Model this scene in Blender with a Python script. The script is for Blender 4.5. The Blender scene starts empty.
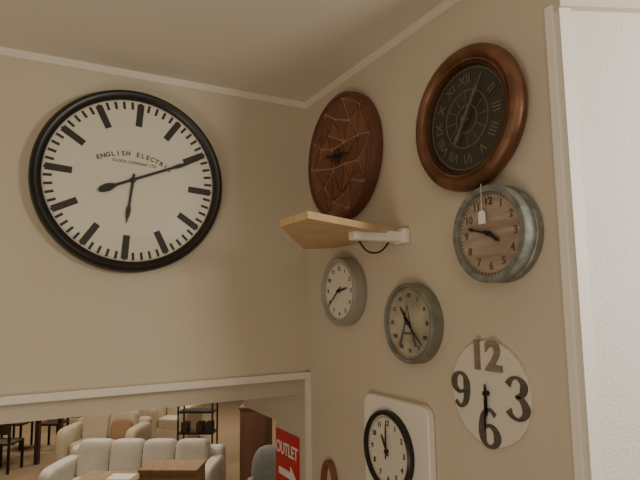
import bpy, bmesh, math, random
from mathutils import Matrix, Vector
from mathutils.geometry import delaunay_2d_cdt
random.seed(4)
rad=math.radians
# ---------------- materials ----------------
def lin(c):
    return tuple(((v/255)/12.92 if v/255<=.04045 else ((v/255+.055)/1.055)**2.4) for v in c)+(1,)
def mat(name,c,rough=.6,metal=0,c2=None,scale=20,detail=4,stretch=(1,1,1),bump=0,bscale=None,spec=.5):
    m=bpy.data.materials.new(name); m.use_nodes=True; nt=m.node_tree; b=nt.nodes['Principled BSDF']
    b.inputs['Base Color'].default_value=lin(c); b.inputs['Roughness'].default_value=rough; b.inputs['Metallic'].default_value=metal
    b.inputs['Specular IOR Level'].default_value=spec
    tc=nt.nodes.new('ShaderNodeTexCoord'); mp=nt.nodes.new('ShaderNodeMapping'); mp.inputs['Scale'].default_value=stretch
    nt.links.new(tc.outputs['Object'],mp.inputs['Vector'])
    if c2 is not None:
        t=nt.nodes.new('ShaderNodeTexNoise'); t.inputs['Scale'].default_value=scale; t.inputs['Detail'].default_value=detail
        nt.links.new(mp.outputs[0],t.inputs['Vector'])
        r=nt.nodes.new('ShaderNodeValToRGB'); r.color_ramp.elements[0].position=.35; r.color_ramp.elements[1].position=.65
        r.color_ramp.elements[0].color=lin(c); r.color_ramp.elements[1].color=lin(c2)
        nt.links.new(t.outputs['Fac'],r.inputs['Fac']); nt.links.new(r.outputs['Color'],b.inputs['Base Color'])
    if bump:
        n=nt.nodes.new('ShaderNodeTexNoise'); n.inputs['Scale'].default_value=bscale or 150; n.inputs['Detail'].default_value=3
        nt.links.new(mp.outputs[0],n.inputs['Vector'])
        bp=nt.nodes.new('ShaderNodeBump'); bp.inputs['Strength'].default_value=bump; bp.inputs['Distance'].default_value=.01
        nt.links.new(n.outputs['Fac'],bp.inputs['Height']); nt.links.new(bp.outputs[0],b.inputs['Normal'])
    return m
M={}
M['wall']=mat('wall_paint',(194,183,160),.85,c2=(198,187,165),scale=2,bump=.08,bscale=180)
M['wallr']=mat('wall_paint_right',(200,190,170),.85,c2=(204,194,175),scale=2,bump=.08,bscale=180)
M['white_tex']=mat('white_textured_paint',(230,227,220),.8,bump=.5,bscale=110)
M['ceil']=mat('ceiling_paint',(218,210,194),.9,bump=.05)
M['trim']=mat('trim_paint',(218,210,193),.55)
M['trimw']=mat('white_trim_paint',(236,232,222),.5)
M['floor']=mat('tan_carpet',(150,130,104),.95,c2=(164,143,115),scale=40,bump=.3,bscale=300)
M['black']=mat('black_paint',(22,18,16),.4)
M['blackm']=mat('matte_black',(38,30,26),.7)
M['rim']=mat('black_rim',(24,19,17),.36,c2=(32,26,23),scale=8)
M['face']=mat('white_clock_face',(208,203,184),.5)
M['tick']=mat('dark_print',(48,42,38),.6)
M['txt']=mat('print_grey',(95,88,80),.7)
M['geo']=mat('red_brown_wood',(112,68,50),.6,c2=(96,58,43),scale=6,stretch=(1,8,1))
M['geoa']=mat('panel_wood_a',(124,79,59),.55,c2=(112,71,53),scale=8,stretch=(1,6,1))
M['geob']=mat('panel_wood_b',(138,90,68),.55,c2=(124,79,60),scale=8,stretch=(6,1,1))
M['geoc']=mat('panel_wood_c',(112,71,53),.55,c2=(122,78,58),scale=8,stretch=(3,3,1))
M['geod']=mat('dark_brown_wood',(66,40,32),.5)
M['geol']=mat('tan_backing',(172,138,112),.6)
M['copper']=mat('aged_copper',(140,98,70),.45,.6,c2=(100,69,50),scale=9,detail=6,bump=.08,bscale=60)
M['copperd']=mat('dark_copper',(84,57,42),.45,.5)
M['cface']=mat('charcoal_face',(46,43,37),.35,c2=(60,56,47),scale=10)
M['bronze']=mat('bronze_print',(108,98,80),.5)
M['galv']=mat('galvanised_steel',(148,149,142),.5,.4,c2=(116,119,113),scale=26,detail=6,bump=.06)
M['wfacel']=mat('weathered_wood',(172,158,140),.7,c2=(146,124,106),scale=5,stretch=(1,9,1),detail=6)
M['silver']=mat('brushed_silver',(172,170,161),.4,.5)
M['wfaces']=mat('cream_face',(218,212,198),.5)
M['vint']=mat('vintage_paper_face',(184,178,157),.6,c2=(144,137,119),scale=9,detail=6)
M['galvg']=mat('grey_green_metal',(154,154,141),.45,.5,c2=(128,129,118),scale=14)
M['num7']=mat('dark_grey_wood',(78,71,64),.6,c2=(98,90,81),scale=10,stretch=(1,6,1))
M['num12']=mat('taupe_wood',(128,112,98),.6,c2=(146,128,112),scale=10,stretch=(1,6,1))
M['ply']=mat('plywood',(208,178,136),.6,c2=(194,162,120),scale=3,stretch=(2,10,2),detail=5)
M['wplastic']=mat('white_plastic',(232,228,218),.4)
M['sofa']=mat('cream_grey_leather',(208,203,192),.5,c2=(196,191,179),scale=6,bump=.15,bscale=60)
M['sofab']=mat('cream_fabric',(200,189,168),.85,c2=(190,178,157),scale=30)
M['board']=mat('brown_wood',(164,130,96),.55,c2=(148,114,82),scale=4,stretch=(6,1,1))
M['board2']=mat('pale_brown_wood',(172,146,116),.6,c2=(156,130,102),scale=4,stretch=(6,1,1))
M['cab']=mat('walnut',(134,96,70),.5,c2=(114,80,58),scale=5,stretch=(1,1,.2))
M['cabd']=mat('dark_walnut',(66,46,36),.5,c2=(52,36,28),scale=5,stretch=(1,1,.2))
M['red']=mat('sign_red',(196,30,36),.45)
M['signw']=mat('sign_white',(240,236,230),.5)
M['greyf']=mat('grey_fabric',(150,152,149),.9,c2=(136,138,136),scale=40)
M['leather']=mat('tan_leather',(132,84,58),.5)
M['paper']=mat('paper',(238,236,228),.7)
M['print']=mat('picture_print',(120,128,120),.3,c2=(70,76,72),scale=12)
M['pillow']=mat('tan_pillow',(160,128,98),.9)
# ---------------- builders ----------------
col=bpy.context.scene.collection
def empty(name,loc=(0,0,0),rot=(0,0,0)):
    e=bpy.data.objects.new(name,None); e.location=loc; e.rotation_euler=rot; e.empty_display_size=.1; col.objects.link(e); return e
def fin(name,bm,m,parent=None,smooth=False,bevel=0):
    bmesh.ops.recalc_face_normals(bm,faces=bm.faces)
    me=bpy.data.meshes.new(name); bm.to_mesh(me); bm.free(); me.materials.append(M[m] if isinstance(m,str) else m)
    if smooth:
        for p in me.polygons: p.use_smooth=True
        try: me.set_sharp_from_angle(angle=rad(38))
        except Exception: pass
    o=bpy.data.objects.new(name,me); col.objects.link(o)
    if parent: o.parent=parent
    if bevel:
        md=o.modifiers.new('b','BEVEL'); md.width=bevel; md.segments=3; md.limit_method='ANGLE'
    return o
def addbox(bm,a,b):
    x0,y0,z0=a;x1,y1,z1=b
    v=[bm.verts.new(p) for p in [(x0,y0,z0),(x1,y0,z0),(x1,y1,z0),(x0,y1,z0),(x0,y0,z1),(x1,y0,z1),(x1,y1,z1),(x0,y1,z1)]]
    for f in [(0,3,2,1),(4,5,6,7),(0,1,5,4),(1,2,6,5),(2,3,7,6),(3,0,4,7)]: bm.faces.new([v[i] for i in f])
def box(name,a,b,m,parent=None,bevel=0):
    bm=bmesh.new(); addbox(bm,a,b); return fin(name,bm,m,parent,bevel=bevel)
def addpoly(bm,pts,z0,z1):
    lo=[bm.verts.new((x,y,z0)) for x,y in pts]; hi=[bm.verts.new((x,y,z1)) for x,y in pts]
    bm.faces.new(hi); bm.faces.new(lo[::-1])
    n=len(pts)
    for i in range(n): bm.faces.new([lo[i],lo[(i+1)%n],hi[(i+1)%n],hi[i]])
def poly(name,pts,z0,z1,m,parent=None,bevel=0):
    bm=bmesh.new(); addpoly(bm,pts,z0,z1); return fin(name,bm,m,parent,bevel=bevel)
def lathe(name,prof,m,parent,segs=96,smooth=True):
    bm=bmesh.new(); rings=[]
    for r,z in prof:
        if r<1e-6: rings.append([bm.verts.new((0,0,z))])
        else: rings.append([bm.verts.new((r*math.cos(2*math.pi*i/segs),r*math.sin(2*math.pi*i/segs),z)) for i in range(segs)])
    for a,b in zip(rings,rings[1:]):
        for i in range(segs):
            j=(i+1)%segs
            if len(a)==1 and len(b)==1: continue
            if len(a)==1: bm.faces.new([a[0],b[i],b[j]])
            elif len(b)==1: bm.faces.new([a[i],a[j],b[0]])
            else: bm.faces.new([a[i],a[j],b[j],b[i]])
    return fin(name,bm,m,parent,smooth)
def radbar(bm,ang,r0,r1,w0,w1,z0,z1):
    d=(math.sin(ang),math.cos(ang)); n=(d[1],-d[0])
    P=[(d[0]*r0-n[0]*w0/2,d[1]*r0-n[1]*w0/2),(d[0]*r0+n[0]*w0/2,d[1]*r0+n[1]*w0/2),(d[0]*r1+n[0]*w1/2,d[1]*r1+n[1]*w1/2),(d[0]*r1-n[0]*w1/2,d[1]*r1-n[1]*w1/2)]
    addpoly(bm,P[::-1],z0,z1)
def shape_hand(name,ang,prof,z,m,parent,t=.003):
    d=(math.sin(ang),math.cos(ang)); n=(d[1],-d[0])
    L=[(d[0]*r+n[0]*w,d[1]*r+n[1]*w) for r,w in prof]+[(d[0]*r-n[0]*w,d[1]*r-n[1]*w) for r,w in reversed(prof)]
    return poly(name,L,z,z+t,m,parent)
def ticks(name,n,r0,r1,w,z,m,parent):
    bm=bmesh.new()
    for i in range(n): radbar(bm,2*math.pi*i/n,r0,r1,w,w,z,z+.0015)
    return fin(name,bm,m,parent)
def text(name,s,x,y,z,size,m,parent,rot=0,bold=0,ex=.001,sx=1):
    c=bpy.data.curves.new(name,'FONT'); c.body=s; c.size=size; c.align_x='CENTER'; c.align_y='CENTER'; c.extrude=ex; c.offset=bold
    o=bpy.data.objects.new(name,c); col.objects.link(o)
    bpy.context.view_layer.update()
    me=bpy.data.meshes.new_from_object(o.evaluated_get(bpy.context.evaluated_depsgraph_get()))
    bpy.data.objects.remove(o); o=bpy.data.objects.new(name,me); col.objects.link(o)
    me.materials.clear(); me.materials.append(M[m]); o.location=(x,y,z); o.rotation_euler=(0,0,rot); o.scale=(sx,1,1); o.parent=parent
    return o
def numerals(labels,r,size,z,m,parent,upright=True,bold=0,m0=None):
    n=len(labels)
    for i,s in enumerate(labels):
        if not s: continue
        a=2*math.pi*i/n
        text('numeral_%s'%s,s,r*math.sin(a),r*math.cos(a),z,size,(m0 if (m0 and i==0) else m),parent,0 if upright else -a,bold)
def stroke(name,pts,off,sc,z,m,parent,flip=1):
    P=[Vector(p) for p in pts]; P=[2*P[0]-P[1]]+P+[2*P[-1]-P[-2]]
    S=[]
    for i in range(1,len(P)-2):
        for k in range(6):
            t=k/6; a,b,c_,d_=P[i-1],P[i],P[i+1],P[i+2]
            S.append(.5*((2*b)+(c_-a)*t+(2*a-5*b+4*c_-d_)*t*t+(3*b-a-3*c_+d_)*t**3))
    S.append(P[-2])
    bm=bmesh.new(); rows=[]
    for i,s in enumerate(S):
        q=S[min(i+1,len(S)-1)]-S[max(i-1,0)]; t=Vector((q.x,q.y)).normalized(); nn=Vector((-t.y,t.x))*s.z
        row=[]
        for sg in (1,-1):
            x=(s.x+sg*nn.x)*sc*flip+off[0]; y=(s.y+sg*nn.y)*sc*flip+off[1]
            row+= [bm.verts.new((x,y,z)),bm.verts.new((x,y,z+.004))]
        rows.append(row)
    for r0,r1 in zip(rows,rows[1:]):
        bm.faces.new([r0[1],r0[3],r1[3],r1[1]]); bm.faces.new([r0[0],r1[0],r1[2],r0[2]])
        bm.faces.new([r0[0],r0[1],r1[1],r1[0]]); bm.faces.new([r0[2],r1[2],r1[3],r0[3]])
    for r in (rows[0],rows[-1]): bm.faces.new([r[0],r[2],r[3],r[1]])
    return fin(name,bm,m,parent)
LW=(rad(90),0,0); RW=(rad(90),0,rad(-90))
def tilt(e,a):
    e.rotation_euler=(e.rotation_euler.to_matrix()@Matrix.Rotation(-a,3,'Z')).to_euler()
# ---------------- room ----------------
H=3.75
box('floor',(-6,-5,-.1),(8,14,0),'floor')
box('ceiling',(-6,-6,H),(8,14,H+.1),'ceil')
box('wall_left',(-5,0,2.21),(0,.14,H),'wall')
box('beam_left',(-5,.14,2.095),(0,.34,H),'wall')
bm=bmesh.new(); addbox(bm,(0,-1.66,0),(.14,.44,H)); addbox(bm,(0,.44,1.9),(.14,1.0,H)); fin('wall_right',bm,'wallr')
box('wall_back',(-6,14,0),(8,14.1,H),'wall')
box('wall_side_left',(-6.1,-6,0),(-6,14,H),'wall')
box('wall_side_right',(8,-6,0),(8.1,14,H),'wall')
def prism(name,a,b,prof,m):
    a=Vector(a);b=Vector(b);d=(b-a).normalized(); n=Vector((d.y,-d.x))
    bm=bmesh.new(); A_=[bm.verts.new((a.x+n.x*o,a.y+n.y*o,z)) for o,z in prof]; B=[bm.verts.new((b.x+n.x*o,b.y+n.y*o,z)) for o,z in prof]
    bm.faces.new(A_); bm.faces.new(B[::-1]); k=len(prof)
    for i in range(k): bm.faces.new([A_[i],B[i],B[(i+1)%k],A_[(i+1)%k]])
    return fin(name,bm,m)
cr=[(0,H-.03),(.004,H-.03),(.012,H-.018),(.02,H-.006),(.02,H),(0,H)]
prism('trim_1',(-5,0),(0,0),cr,'trim')
prism('trim_2',(0,0),(0,-1.66),cr,'trim')
box('trim_3',(-5,-.018,2.2),(-.0,.0,2.235),'trim')
box('trim_4',(-.03,-.016,0),(0,.0,2.235),'trim')
box('trim_5',(-.012,-1.665,0),(0,-1.635,3.5),'trimw',bevel=.003)
d=Vector((.918,-.397,0)); n=Vector((-.397,-.918,0))
def slab(name,p,l,t,z0,z1,m):
    p=Vector(p+(0,)); q=p+d*l
    pts=[p,q,q-n*t,p-n*t]
    bm=bmesh.new(); addpoly(bm,[(v.x,v.y) for v in pts],z0,z1); return fin(name,bm,m)
slab('wall_near',(0,-1.68),2.2,.12,0,3.475,'white_tex')
slab('trim_6',(-.012,-1.69),.035,.03,0,3.475,'trimw')
slab('beam_near',(-.02,-1.70),2.5,.2,3.475,H,'ceil')
# ---------------- big clock ----------------
e=empty('wall_clock',(-.957,-.001,3.195),LW); tilt(e,rad(4.5)); R=.437
lathe('case',[(R-.012,0),(R,.008),(R,.062),(R-.008,.080),(R-.022,.088),(R-.038,.084),(R-.049,.07),(R-.049,.05),(R-.055,.05)],'rim',e,128)
lathe('dial',[(R-.046,.0),(R-.046,.054),(0,.054)],'face',e,128)
z=.0545
bm=bmesh.new()
for i in range(60):
    a=2*math.pi*i/60
    radbar(bm,a,.345,.381,.012,.012,z,z+.001)
for i in range(12):
    radbar(bm,2*math.pi*i/12,.265,.376,.030,.032,z,z+.0014)
fin('hour_and_minute_marks',bm,'tick',e)
s='ENGLISH ELECTRIC'; rr=.33
for i,ch in enumerate(s):
    if ch==' ': continue
    a=(i-(len(s)-1)/2)*.0228/rr
    text('letter',ch,rr*math.sin(a),-.205+rr*math.cos(a),z+.001,.030,'txt',e,-a,.0006)
text('subtitle','CLOCK COMPANY LTD',0,.083,z+.001,.019,'txt',e)
shape_hand('minute_hand',rad(67.5-4.5),[(-.165,.004),(-.16,.010),(-.145,.016),(-.12,.019),(-.10,.014),(-.08,.006),(0,.006),(.2,.006),(.23,.010),(.26,.008),(.30,.004),(.34,.001)],z+.012,'black',e)
shape_hand('hour_hand',rad(187-4.5),[(-.03,.005),(0,.006),(.12,.005),(.145,.011),(.165,.010),(.19,.004),(.21,.001)],z+.007,'black',e)
lathe('hub',[(.013,0.05),(.013,z+.018),(0,z+.019)],'black',e,24)
# ---------------- geometric wood clock ----------------
e=empty('wooden_geometric_clock',(-.001,-.440,3.322),RW); R=.320
lathe('disc',[(R-.02,0),(R-.004,.004),(R,.026),(R-.004,.052),(R-.010,.058),(R-.026,.058),(R-.028,.046)],'geo',e,128)
lathe('backing',[(R-.027,.02),(R-.027,.049),(0,.049)],'geol',e,96)
RR=R-.029
rnd=random.Random(11)
rim=[(RR*math.cos(2*math.pi*i/40),RR*math.sin(2*math.pi*i/40)) for i in range(40)]
inn=[(.11,.15),(-.03,.20),(-.17,.08),(-.14,-.13),(.03,-.20),(.18,-.06),(.06,.06),(-.06,.05),(-.05,-.05),(.06,-.05),(-.22,-.02),(.19,.06),(.12,-.14),(-.09,.13),(-.06,-.22)]
pts2=[Vector(p) for p in [rim[i] for i in (1,5,9,13,17,20,24,28,32,36)]+inn]
res=delaunay_2d_cdt(pts2,[],[],0,1e-5)
vv,ff=res[0],res[2]
bms={'geoa':bmesh.new(),'geob':bmesh.new(),'geoc':bmesh.new()}
def facet(tri,k,g=.0054):
    a,b,c_=[Vector(t) for t in tri]
    if (b-a).cross(c_-a)<0: b,c_=c_,b
    la,lb,lc=(b-c_).length,(c_-a).length,(a-b).length
    I=(a*la+b*lb+c_*lc)/(la+lb+lc); ar=abs((b-a).cross(c_-a))/2; r=2*ar/(la+lb+lc)
    if r<g*1.4: return
    sc=1-g/r
    q=[I+(p-I)*sc for p in (a,b,c_)]
    bm=bms[k]
    lo=[bm.verts.new((p.x,p.y,.0485)) for p in q]
    hs=[.0515+rnd.random()*.007 for _ in q]
    hi=[bm.verts.new((p.x,p.y,h)) for p,h in zip(q,hs)]
    bm.faces.new(hi)
    for i in range(3): bm.faces.new([lo[i],lo[(i+1)%3],hi[(i+1)%3],hi[i]])
keys=['geoa','geob','geoc']
for fc in ff: facet([vv[i] for i in fc],rnd.choice(keys))
ci=[1,5,9,13,17,20,24,28,32,36]
for a,b in zip(ci,ci[1:]+[41]):
    arc=[Vector(rim[i%40]) for i in range(a,b+1)]
    cen=sum(arc,Vector((0,0)))/len(arc)
    arc=[cen+(p-cen)*.90 for p in arc]; addpoly(bms[rnd.choice(keys)],[tuple(p) for p in arc],.0485,.054)
for k in keys: fin('raised_panels_'+k[-1],bms[k],k,e)
lathe('centre_cap',[(.040,.050),(.040,.062),(.035,.065),(0,.065)],'geod',e,32)
shape_hand('hour_hand',rad(-80),[(-.03,.004),(0,.006),(.08,.005),(.10,.001)],.068,'blackm',e)
shape_hand('minute_hand',rad(95),[(-.04,.004),(0,.005),(.09,.005),(.12,.001)],.072,'blackm',e)
lathe('hub',[(.010,.061),(.010,.077),(0,.078)],'blackm',e,20)
# ---------------- copper clock ----------------
e=empty('copper_wall_clock',(-.001,-1.308,3.245),RW); R=.260
lathe('case',[(R-.03,0),(R-.012,.01),(R,.03),(R-.002,.05),(R-.014,.066),(R-.030,.072),(R-.042,.066),(R-.048,.056),(R-.052,.058),(R-.058,.056),(R-.062,.045),(R-.062,.03),(R-.09,.03)],'copper',e,128)
lathe('inner_rim',[(R-.0615,.028),(R-.0615,.050),(R-.068,.052),(R-.072,.044),(R-.072,.03)],'copperd',e,96)
RF=R-.066
lathe('dial',[(RF,.02),(RF,.034),(0,.034)],'cface',e,96)
z=.0345
lathe('chapter_ring',[(RF-.012,z-.001),(RF-.012,z+.0012),(RF-.016,z+.0012),(RF-.016,z-.001)],'bronze',e,96)
lathe('inner_ring',[(.105,z-.001),(.105,z+.0012),(.101,z+.0012),(.101,z-.001)],'bronze',e,96)
lathe('small_ring',[(.052,z-.001),(.052,z+.0012),(.048,z+.0012),(.048,z-.001)],'bronze',e,64)
numerals(['XII','I','II','III','IIII','V','VI','VII','VIII','IX','X','XI'],.141,.050,z+.001,'bronze',e,False,.0004)
ticks('minute_marks',60,RF-.012,RF-.005,.003,z,'bronze',e)
ticks('spokes',12,.055,.1,.003,z,'bronze',e)
shape_hand('minute_hand',rad(35),[(-.03,.004),(0,.005),(.08,.004),(.1,.008),(.13,.001)],z+.012,'bronze',e)
shape_hand('hour_hand',rad(215),[(-.03,.004),(0,.005),(.06,.005),(.075,.01),(.1,.001)],z+.008,'bronze',e)
lathe('hub',[(.01,z),(.01,z+.018),(0,z+.018)],'bronze',e,20)
# ---------------- galvanised clock ----------------
e=empty('galvanised_wall_clock',(-.001,-1.42,2.82),RW); R=.160
lathe('case',[(R-.004,0),(R,.004),(R,.028),(R-.004,.031),(R-.004,.049),(R,.052),(R,.076),(R-.004,.081),(R-.022,.081),(R-.024,.078),(R-.024,.06),(R-.04,.06)],'galv',e,128)
lathe('dial',[(R-.023,.05),(R-.023,.064),(0,.064)],'wfacel',e,96)
z=.0645
numerals(['12','1','2','3','4','5','6','7','8','9','10','11'],.106,.036,z+.001,'txt',e,True,.0003,'tick')
ticks('minute_marks',60,.127,.133,.002,z,'tick',e)
shape_hand('hour_hand',rad(122),[(-.02,.003),(0,.004),(.03,.004),(.040,.007),(.055,.001)],z+.008,'black',e)
shape_hand('minute_hand',rad(-74),[(-.03,.003),(0,.004),(.06,.003),(.072,.006),(.088,.001)],z+.012,'black',e)
lathe('hub',[(.008,z),(.008,z+.017),(0,z+.017)],'black',e,20)
# ---------------- small round clocks ----------------
def smallclock(name,loc,R,dep,rimm,facem,nums,ha,ma,nsize,nm='tick',rw=.020):
    e=empty(name,loc,RW)
    lathe('case',[(R-.003,0),(R,.004),(R,dep-.012),(R-.004,dep-.003),(R-.010,dep),(R-rw,dep-.004),(R-rw-.003,dep-.018),(R-rw-.01,dep-.02)],rimm,e,96)
    lathe('dial',[(R-rw-.002,.01),(R-rw-.002,dep-.017),(0,dep-.017)],facem,e,96)
    z=dep-.0165; F=R-rw-.002
    numerals(nums,F*.78,nsize,z+.001,nm,e,True,.0004)
    ticks('minute_marks',60,F*.92,F*.97,.002,z,nm,e)
    shape_hand('hour_hand',rad(ha),[(-.02,.003),(0,.0045),(R*.35,.0045),(R*.5,.001)],z+.005,'black',e)
    shape_hand('minute_hand',rad(ma),[(-.03,.0025),(0,.0035),(R*.5,.003),(R*.74,.001)],z+.009,'black',e)
    lathe('hub',[(.007,z),(.007,z+.014),(0,z+.014)],'black',e,20)
    return e
N12=['12','1','2','3','4','5','6','7','8','9','10','11']
smallclock('silver_wall_clock',(-.001,-.432,2.660),.164,.07,'silver','wfaces',N12,80,232,.028,'txt',.024)
e=smallclock('vintage_wall_clock',(-.001,-.948,2.52),.160,.055,'galvg','vint',['XII','I','II','III','IIII','V','VI','VII','VIII','IX','X','XI'],-38,135,.022,'txt',.018)
bm=bmesh.new(); z0=.0387
addpoly(bm,[(-.075,-.09),(-.055,-.09),(-.03,-.02),(-.014,.07),(-.018,.07),(-.04,-.02)],z0,z0+.0006)
addpoly(bm,[(.045,-.09),(.028,-.09),(.002,-.02),(-.014,.07),(-.010,.07),(.014,-.02)],z0,z0+.0006)
addpoly(bm,[(-.05,-.045),(.022,-.045),(.02,-.036),(-.048,-.036)],z0,z0+.0007)
addpoly(bm,[(-.034,-.004),(.006,-.004),(.004,.004),(-.032,.004)],z0,z0+.0007)
fin('tower_print',bm,'txt',e)
# ---------------- white disc clock ----------------
e=empty('big_number_wall_clock',(-.001,-1.33,2.298),RW); R=.172
lathe('disc',[(R,0),(R,.014),(R-.003,.017),(0,.017)],'wfaces',e,96)
z=.0175
text('numeral_12','12',-.002,.118,z+.003,.135,'num12',e,0,.004,.003,1.08)
six=[(.030,.046,.008),(.004,.064,.006),(-.024,.044,.012),(-.034,.005,.016),(-.034,-.03,.016),(-.024,-.056,.009),(.0,-.066,.006),(.026,-.054,.011),(.036,-.028,.016),(.026,-.004,.011),(.002,.008,.006),(-.022,-.002,.005)]
three=[(-.034,.040,.013),(-.018,.060,.007),(.006,.066,.005),(.028,.052,.011),(.033,.034,.015),(.022,.012,.010),(.000,.004,.005),(.022,-.004,.010),(.038,-.032,.016),(.028,-.056,.010),(.004,-.068,.005),(-.022,-.060,.007),(-.036,-.042,.014)]
stroke('numeral_6',six,(.002,-.112),.92,z,'num7',e)
stroke('numeral_9',six,(-.126,-.004),.88,z,'num7',e,-1)
stroke('numeral_3',three,(.122,.0),.96,z,'num7',e)
shape_hand('hour_hand',rad(180),[(-.02,.003),(0,.004),(.06,.004),(.075,.001)],z+.009,'black',e)
shape_hand('minute_hand',rad(183),[(-.03,.003),(0,.003),(.1,.003),(.12,.001)],z+.013,'black',e)
lathe('hub',[(.009,z),(.009,z+.017),(0,z+.017)],'black',e,20)
# ---------------- square white framed clock ----------------
e=empty('square_wall_clock',(-.001,-.815,1.985),RW)
W=.222; rr=.05; pts=[]
for cx,cy,a0 in [(W-rr,W-rr,0),(-W+rr,W-rr,90),(-W+rr,-W+rr,180),(W-rr,-W+rr,270)]:
    for k in range(9): a=rad(a0+k*90/8); pts.append((cx+rr*math.cos(a),cy+rr*math.sin(a)))
poly('frame',pts,0,.035,'wplastic',e,bevel=.008)
e2=empty('movement',(-.028,.012,0)); e2.parent=e
lathe('ring',[(.162,.034),(.162,.056),(.154,.064),(.144,.058),(.142,.044),(.13,.044)],'black',e2,96)
lathe('dial',[(.143,.03),(.143,.046),(0,.046)],'wfaces',e2,96)
z=.0465
numerals(N12,.110,.03,z+.001,'tick',e2,True,.0004)
ticks('minute_marks',60,.130,.138,.002,z,'tick',e2)
shape_hand('hour_hand',rad(-30),[(-.02,.003),(0,.004),(.05,.004),(.07,.001)],z+.006,'black',e2)
shape_hand('minute_hand',rad(2),[(-.03,.0025),(0,.0035),(.08,.003),(.11,.001)],z+.010,'black',e2)
lathe('hub',[(.007,z),(.007,z+.015),(0,z+.015)],'black',e2,20)
# ---------------- price tag ----------------
e=empty('price_tag',(-.085,-1.408,2.874),RW)
poly('tag',[(-.015,-.022),(.015,-.022),(.015,.014),(.007,.022),(-.007,.022),(-.015,.014)],0,.0015,'paper',e)
bm=bmesh.new(); addpoly(bm,[(-.001,.02),(.001,.02),(.003,.11),(.0015,.11)],.0,.001); fin('string',bm,'paper',e)
# ---------------- shelf ----------------
e=empty('wall_shelf',(0,0,-.018))
poly('plank',[(-.574,-1.117),(-.004,-.86),(-.004,-.30),(-.13,-.20),(-.577,-.899)],2.9,2.926,'ply',e,bevel=.002)
box('bracket',(-.26,-.905,2.868),(-.004,-.855,2.912),'wplastic',e,bevel=.008)
box('bracket_foot',(-.03,-.925,2.862),(-.001,-.84,2.925),'wplastic',e,bevel=.008)
def tube(name,pts,r,m,parent=None):
    c=bpy.data.curves.new(name,'CURVE'); c.dimensions='3D'; c.bevel_depth=r; c.bevel_resolution=3
    s=c.splines.new('NURBS'); s.points.add(len(pts)-1)
    for p,q in zip(s.points,pts): p.co=tuple(q)+(1,)
    s.use_endpoint_u=True; s.order_u=3
    o=bpy.data.objects.new(name,c); col.objects.link(o); c.materials.append(M[m])
    if parent: o.parent=parent
    return o
tube('cable',[(-.2,-.83,2.885),(-.15,-.80,2.84),(-.10,-.80,2.825),(-.05,-.80,2.84),(-.02,-.80,2.88)],.004,'blackm',e)
# ---------------- leather loop ----------------
e=empty('leather_wall_loop',(-.001,-.235,1.70),RW)
bm=bmesh.new(); n_=48; rg=[]
for i in range(n_):
    a=2*math.pi*i/n_
    o_=(.065*math.cos(a),.13*math.sin(a)); i_=(.05*math.cos(a),.112*math.sin(a))
    rg.append([bm.verts.new((*o_,0)),bm.verts.new((*o_,.03)),bm.verts.new((*i_,.03)),bm.verts.new((*i_,0))])
for i in range(n_):
    a=rg[i];b=rg[(i+1)%n_]
    for k in range(4): bm.faces.new([a[k],b[k],b[(k+1)%4],a[(k+1)%4]])
fin('loop',bm,'leather',e,True)
# ---------------- outlet sign ----------------
e=empty('outlet_sign',(-.002,.28,1.64),RW)
poly('panel',[(-.155,-.25),(.155,-.25),(.155,.22),(-.155,.22)],0,.006,'red',e)
text('lettering','OUTLET',0,.12,.0075,.096,'signw',e,0,.002,.001,.82)
poly('arrow',[(-.11,.01),(.05,.01),(.05,.045),(.12,-.01),(.05,-.065),(.05,-.03),(-.11,-.03)],.006,.0075,'signw',e)
poly('stripe',[(-.13,-.10),(.13,-.10),(.13,-.12),(-.13,-.12)],.006,.0075,'signw',e)
# ---------------- furniture ----------------
def cushion(name,c,s,m,parent,ex=.35,rotx=0):
    bm=bmesh.new(); bmesh.ops.create_uvsphere(bm,u_segments=40,v_segments=24,radius=1)
    for v in bm.verts:
        p=v.co
        v.co=Vector([math.copysign(abs(t)**ex if abs(t)>1e-6 else 0,t)*h/2 for t,h in zip(p,s)])
    bmesh.ops.rotate(bm,verts=bm.verts,cent=(0,0,0),matrix=Matrix.Rotation(rotx,3,'X'))
    bmesh.ops.translate(bm,verts=bm.verts,vec=c)
    return fin(name,bm,m,parent,True)
def sofa(name,loc,rz,W,Dp,m,n,h=.92,pil=False):
    e=empty(name,loc,(0,0,rz))
    aw=.2
    box('base',(-W/2+.03,-Dp/2+.04,.06),(W/2-.03,Dp/2-.02,.30),m,e,bevel=.04)
    box('back_frame',(-W/2+.03,Dp/2-.22,.25),(W/2-.03,Dp/2,h-.12),m,e,bevel=.06)
    for i,sx in enumerate((-1,1)):
        x=sx*(W/2-aw/2)
        cushion('arm_%d'%(i+1),(x,-.03,.37),(aw,Dp-.06,.68),m,e,.38)
    cw=(W-2*aw)/n
    for i in range(n):
        x=-W/2+aw+cw*(i+.5)
        cushion('seat_cushion_%d'%(i+1),(x,-.10,.38),(cw*1.0,Dp-.28,.22),m,e,.3)
        cushion('back_cushion_%d'%(i+1),(x,Dp/2-.25,.65),(cw*1.0,.26,.52*h/.92),m,e,.38,rad(-10))
    if pil: cushion('throw_pillow',(W/2-aw-.2,Dp/2-.42,.62),(.36,.14,.34),'pillow',e,.6,rad(-15))
    for i,(sx,sy) in enumerate([(-1,-1),(1,-1),(1,1),(-1,1)]):
        x=sx*(W/2-.1);y=sy*(Dp/2-.1); box('foot_%d'%(i+1),(x-.03,y-.03,0),(x+.03,y+.03,.08),'black',e)
    return e
A=rad(-31.8)
sofa('cream_leather_sofa',(-.05,4.57,0),A,2.08,.95,'sofa',4)
sofa('cream_loveseat',(-.10,7.0,0),A,1.30,.85,'sofab',2,.88,True)
sofa('cream_armchair',(1.35,8.3,0),rad(-40),.85,.8,'sofab',1,.88)
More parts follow.
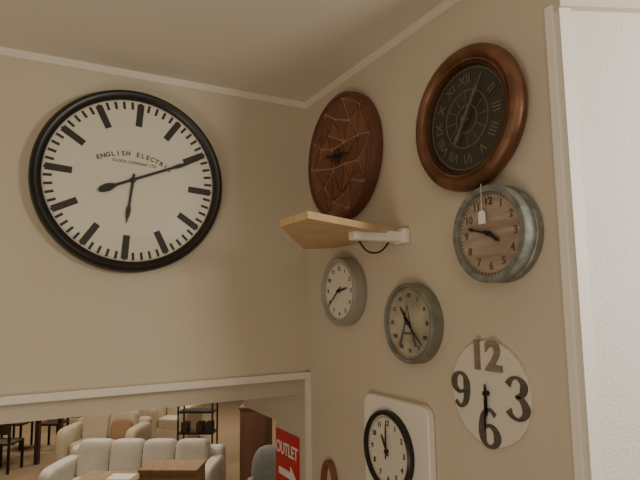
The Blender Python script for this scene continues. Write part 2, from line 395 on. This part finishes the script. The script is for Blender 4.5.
sofa('cream_sofa',(.4,10.2,0),A,1.9,.9,'sofab',3,.9)
def chest(name,loc,rz,W,Dp,Hh,m,nd=2):
    e=empty(name,loc,(0,0,rz))
    box('carcass',(-W/2,-Dp/2,.06),(W/2,Dp/2,Hh-.03),m,e,bevel=.004)
    box('top',(-W/2-.01,-Dp/2-.015,Hh-.03),(W/2+.01,Dp/2+.01,Hh),m,e,bevel=.004)
    for i in range(nd):
        z0=.1+i*(Hh-.16)/nd; z1=z0+(Hh-.16)/nd-.02
        box('drawer_%d'%(i+1),(-W/2+.02,-Dp/2-.018,z0),(W/2-.02,-Dp/2,z1),m,e,bevel=.004)
        box('handle_%d'%(i+1),(-.06,-Dp/2-.035,(z0+z1)/2-.008),(.06,-Dp/2-.018,(z0+z1)/2+.008),'black',e)
    box('plinth',(-W/2+.03,-Dp/2+.03,0),(W/2-.03,Dp/2-.03,.06),'black',e)
    return e
chest('wooden_sideboard',(-.47,3.72,0),A,.62,.36,.80,'board2')
chest('wooden_chest',(.10,3.38,0),A,.6,.36,.92,'board',3)
e=empty('paper_leaflet',(-.38,3.65,.8015),(0,0,A)); box('sheet',(-.13,-.1,0),(.13,.1,.003),'paper',e)
e=empty('walnut_cabinet',(1.38,4.20,0),(0,0,A))
box('carcass',(-.18,-.2,.05),(.18,.2,1.27),'cab',e,bevel=.005)
box('top',(-.19,-.22,1.27),(.19,.22,1.3),'cab',e,bevel=.004)
box('door_panel',(-.16,-.215,.1),(.16,-.2,1.22),'cab',e,bevel=.004)
box('knob',(.11,-.24,.8),(.14,-.215,.83),'black',e)
box('plinth',(-.15,-.18,0),(.15,.18,.05),'black',e)
e=empty('metal_shelf_rack',(1.22,6.35,0),(0,0,A))
bm=bmesh.new()
for x in (-.28,.28):
    for y in (-.16,.16): addbox(bm,(x-.012,y-.012,0),(x+.012,y+.012,1.2))
for z in (.2,.55,.88,1.17): addbox(bm,(-.29,-.17,z),(.29,.17,z+.02))
fin('frame',bm,'black',e)
bm=bmesh.new()
for x in (-.2,.05,.2): addbox(bm,(x-.05,-.1,.57),(x+.05,.1,.72))
fin('boxes',bm,'cabd',e)
e=empty('dining_table',(-1.45,8.6,0),(0,0,A))
box('top',(-.75,-.42,.72),(.75,.42,.76),'cab',e,bevel=.008)
for i,(x,y) in enumerate([(-.68,-.36),(.68,-.36),(.68,.36),(-.68,.36)]): box('leg_%d'%(i+1),(x-.035,y-.035,0),(x+.035,y+.035,.72),'cabd',e)
def dchair(loc,rz):
    e=empty('dining_chair',loc,(0,0,rz))
    box('seat',(-.2,-.2,.43),(.2,.2,.47),'cabd',e,bevel=.01)
    box('backrest',(-.2,.17,.6),(.2,.2,.92),'cabd',e,bevel=.01)
    for i,(x,y,h) in enumerate([(-.18,-.18,.43),(.18,-.18,.43),(.18,.185,.9),(-.18,.185,.9)]): box('leg_%d'%(i+1),(x-.018,y-.014,0),(x+.018,y+.014,h),'black',e)
nv=Vector((.527,.85)); al=Vector((.85,-.527)); T=Vector((-1.45,8.6))
for s_,k in ((-.35,1),(.35,1),(-.35,-1),(.35,-1)):
    p=T+al*s_+nv*(.72*k); dchair((p.x,p.y,0),A+(0 if k>0 else math.pi))
e=empty('floor_lamp',(-1.75,10.2,0))
lathe('stand',[(.14,0),(.14,.02),(.015,.03),(.015,1.25),(0,1.25)],'black',e,24)
lathe('shade',[(.18,1.2),(.13,1.45),(.125,1.45),(.175,1.2)],'paper',e,32)
e=empty('grey_tub_chair',(1.10,3.13,0),(0,0,A))
cushion('back_shell',(0,.18,.66),(.46,.18,.68),'greyf',e,.75)
cushion('seat',(0,-.03,.44),(.48,.5,.16),'greyf',e,.5)
cushion('arm_left',(-.22,.0,.54),(.1,.46,.26),'greyf',e,.6)
cushion('arm_right',(.22,.0,.54),(.1,.46,.26),'greyf',e,.6)
for i,(x,y) in enumerate([(-.16,-.2),(.16,-.2),(.16,.18),(-.16,.18)]): box('leg_%d'%(i+1),(x-.015,y-.015,0),(x+.015,y+.015,.40),'black',e)
e=empty('framed_sign_stand',(1.70,3.95,0),(0,0,A))
box('post',(-.012,-.012,.02),(.012,.012,.95),'wplastic',e)
box('foot',(-.12,-.1,0),(.12,.1,.02),'wplastic',e)
box('frame',(-.12,-.02,.85),(.12,-.0,1.2),'wplastic',e,bevel=.004)
box('picture',(-.095,-.024,.88),(.095,-.019,1.17),'print',e)
# ---------------- lights ----------------
def area(name,loc,tgt,size,en,c=(1,.86,.68)):
    l=bpy.data.lights.new(name,'AREA'); l.size=size; l.energy=en; l.color=c
    o=bpy.data.objects.new(name,l); col.objects.link(o); o.location=loc
    o.rotation_euler=(Vector(tgt)-Vector(loc)).to_track_quat('-Z','Y').to_euler(); return o
area('lamp_main',(-2.2,-4.2,3.3),(-.3,-.3,2.9),1.3,20)
area('lamp_fill',(-3.5,-1.6,2.4),(0,-1,2.9),1.0,4)
area('added_ceiling_fill',(-2.6,-2.6,1.2),(-1.6,-.8,3.75),1.2,25)  # unseen upward fill added to brighten the ceiling like bounce, no fixture modelled
area('lamp_near',(.5,-3.3,3.0),(.5,-1.8,2.7),.4,31,(1,.93,.84))
area('lamp_show_1',(-1,5,3.6),(-1,5,0),1.5,80)
area('lamp_show_2',(2,8.5,3.6),(2,8.5,0),1.5,85)
area('lamp_show_3',(-2,10.5,3.6),(-2,10.5,0),1.5,75)
area('lamp_show_4',(1.0,2.0,3.4),(.9,3.4,.8),.8,20)
w=bpy.data.worlds.new('world'); bpy.context.scene.world=w; w.use_nodes=True
w.node_tree.nodes['Background'].inputs[0].default_value=(1,.87,.7,1); w.node_tree.nodes['Background'].inputs[1].default_value=.17
# ---------------- camera ----------------
f=545
cam=Vector((-0.516*2.7,-2.7,2.6))
Rm=(Matrix.Rotation(rad(-28.6),3,'Z')@Matrix.Rotation(rad(96.7),3,'X')@Matrix.Rotation(rad(-0.8),3,'Z'))
c=bpy.data.cameras.new('camera'); c.sensor_width=36; c.lens=f/640*36; c.clip_start=.02
o=bpy.data.objects.new('camera',c); col.objects.link(o); o.matrix_world=Matrix.Translation(cam)@Rm.to_4x4()
bpy.context.scene.camera=o
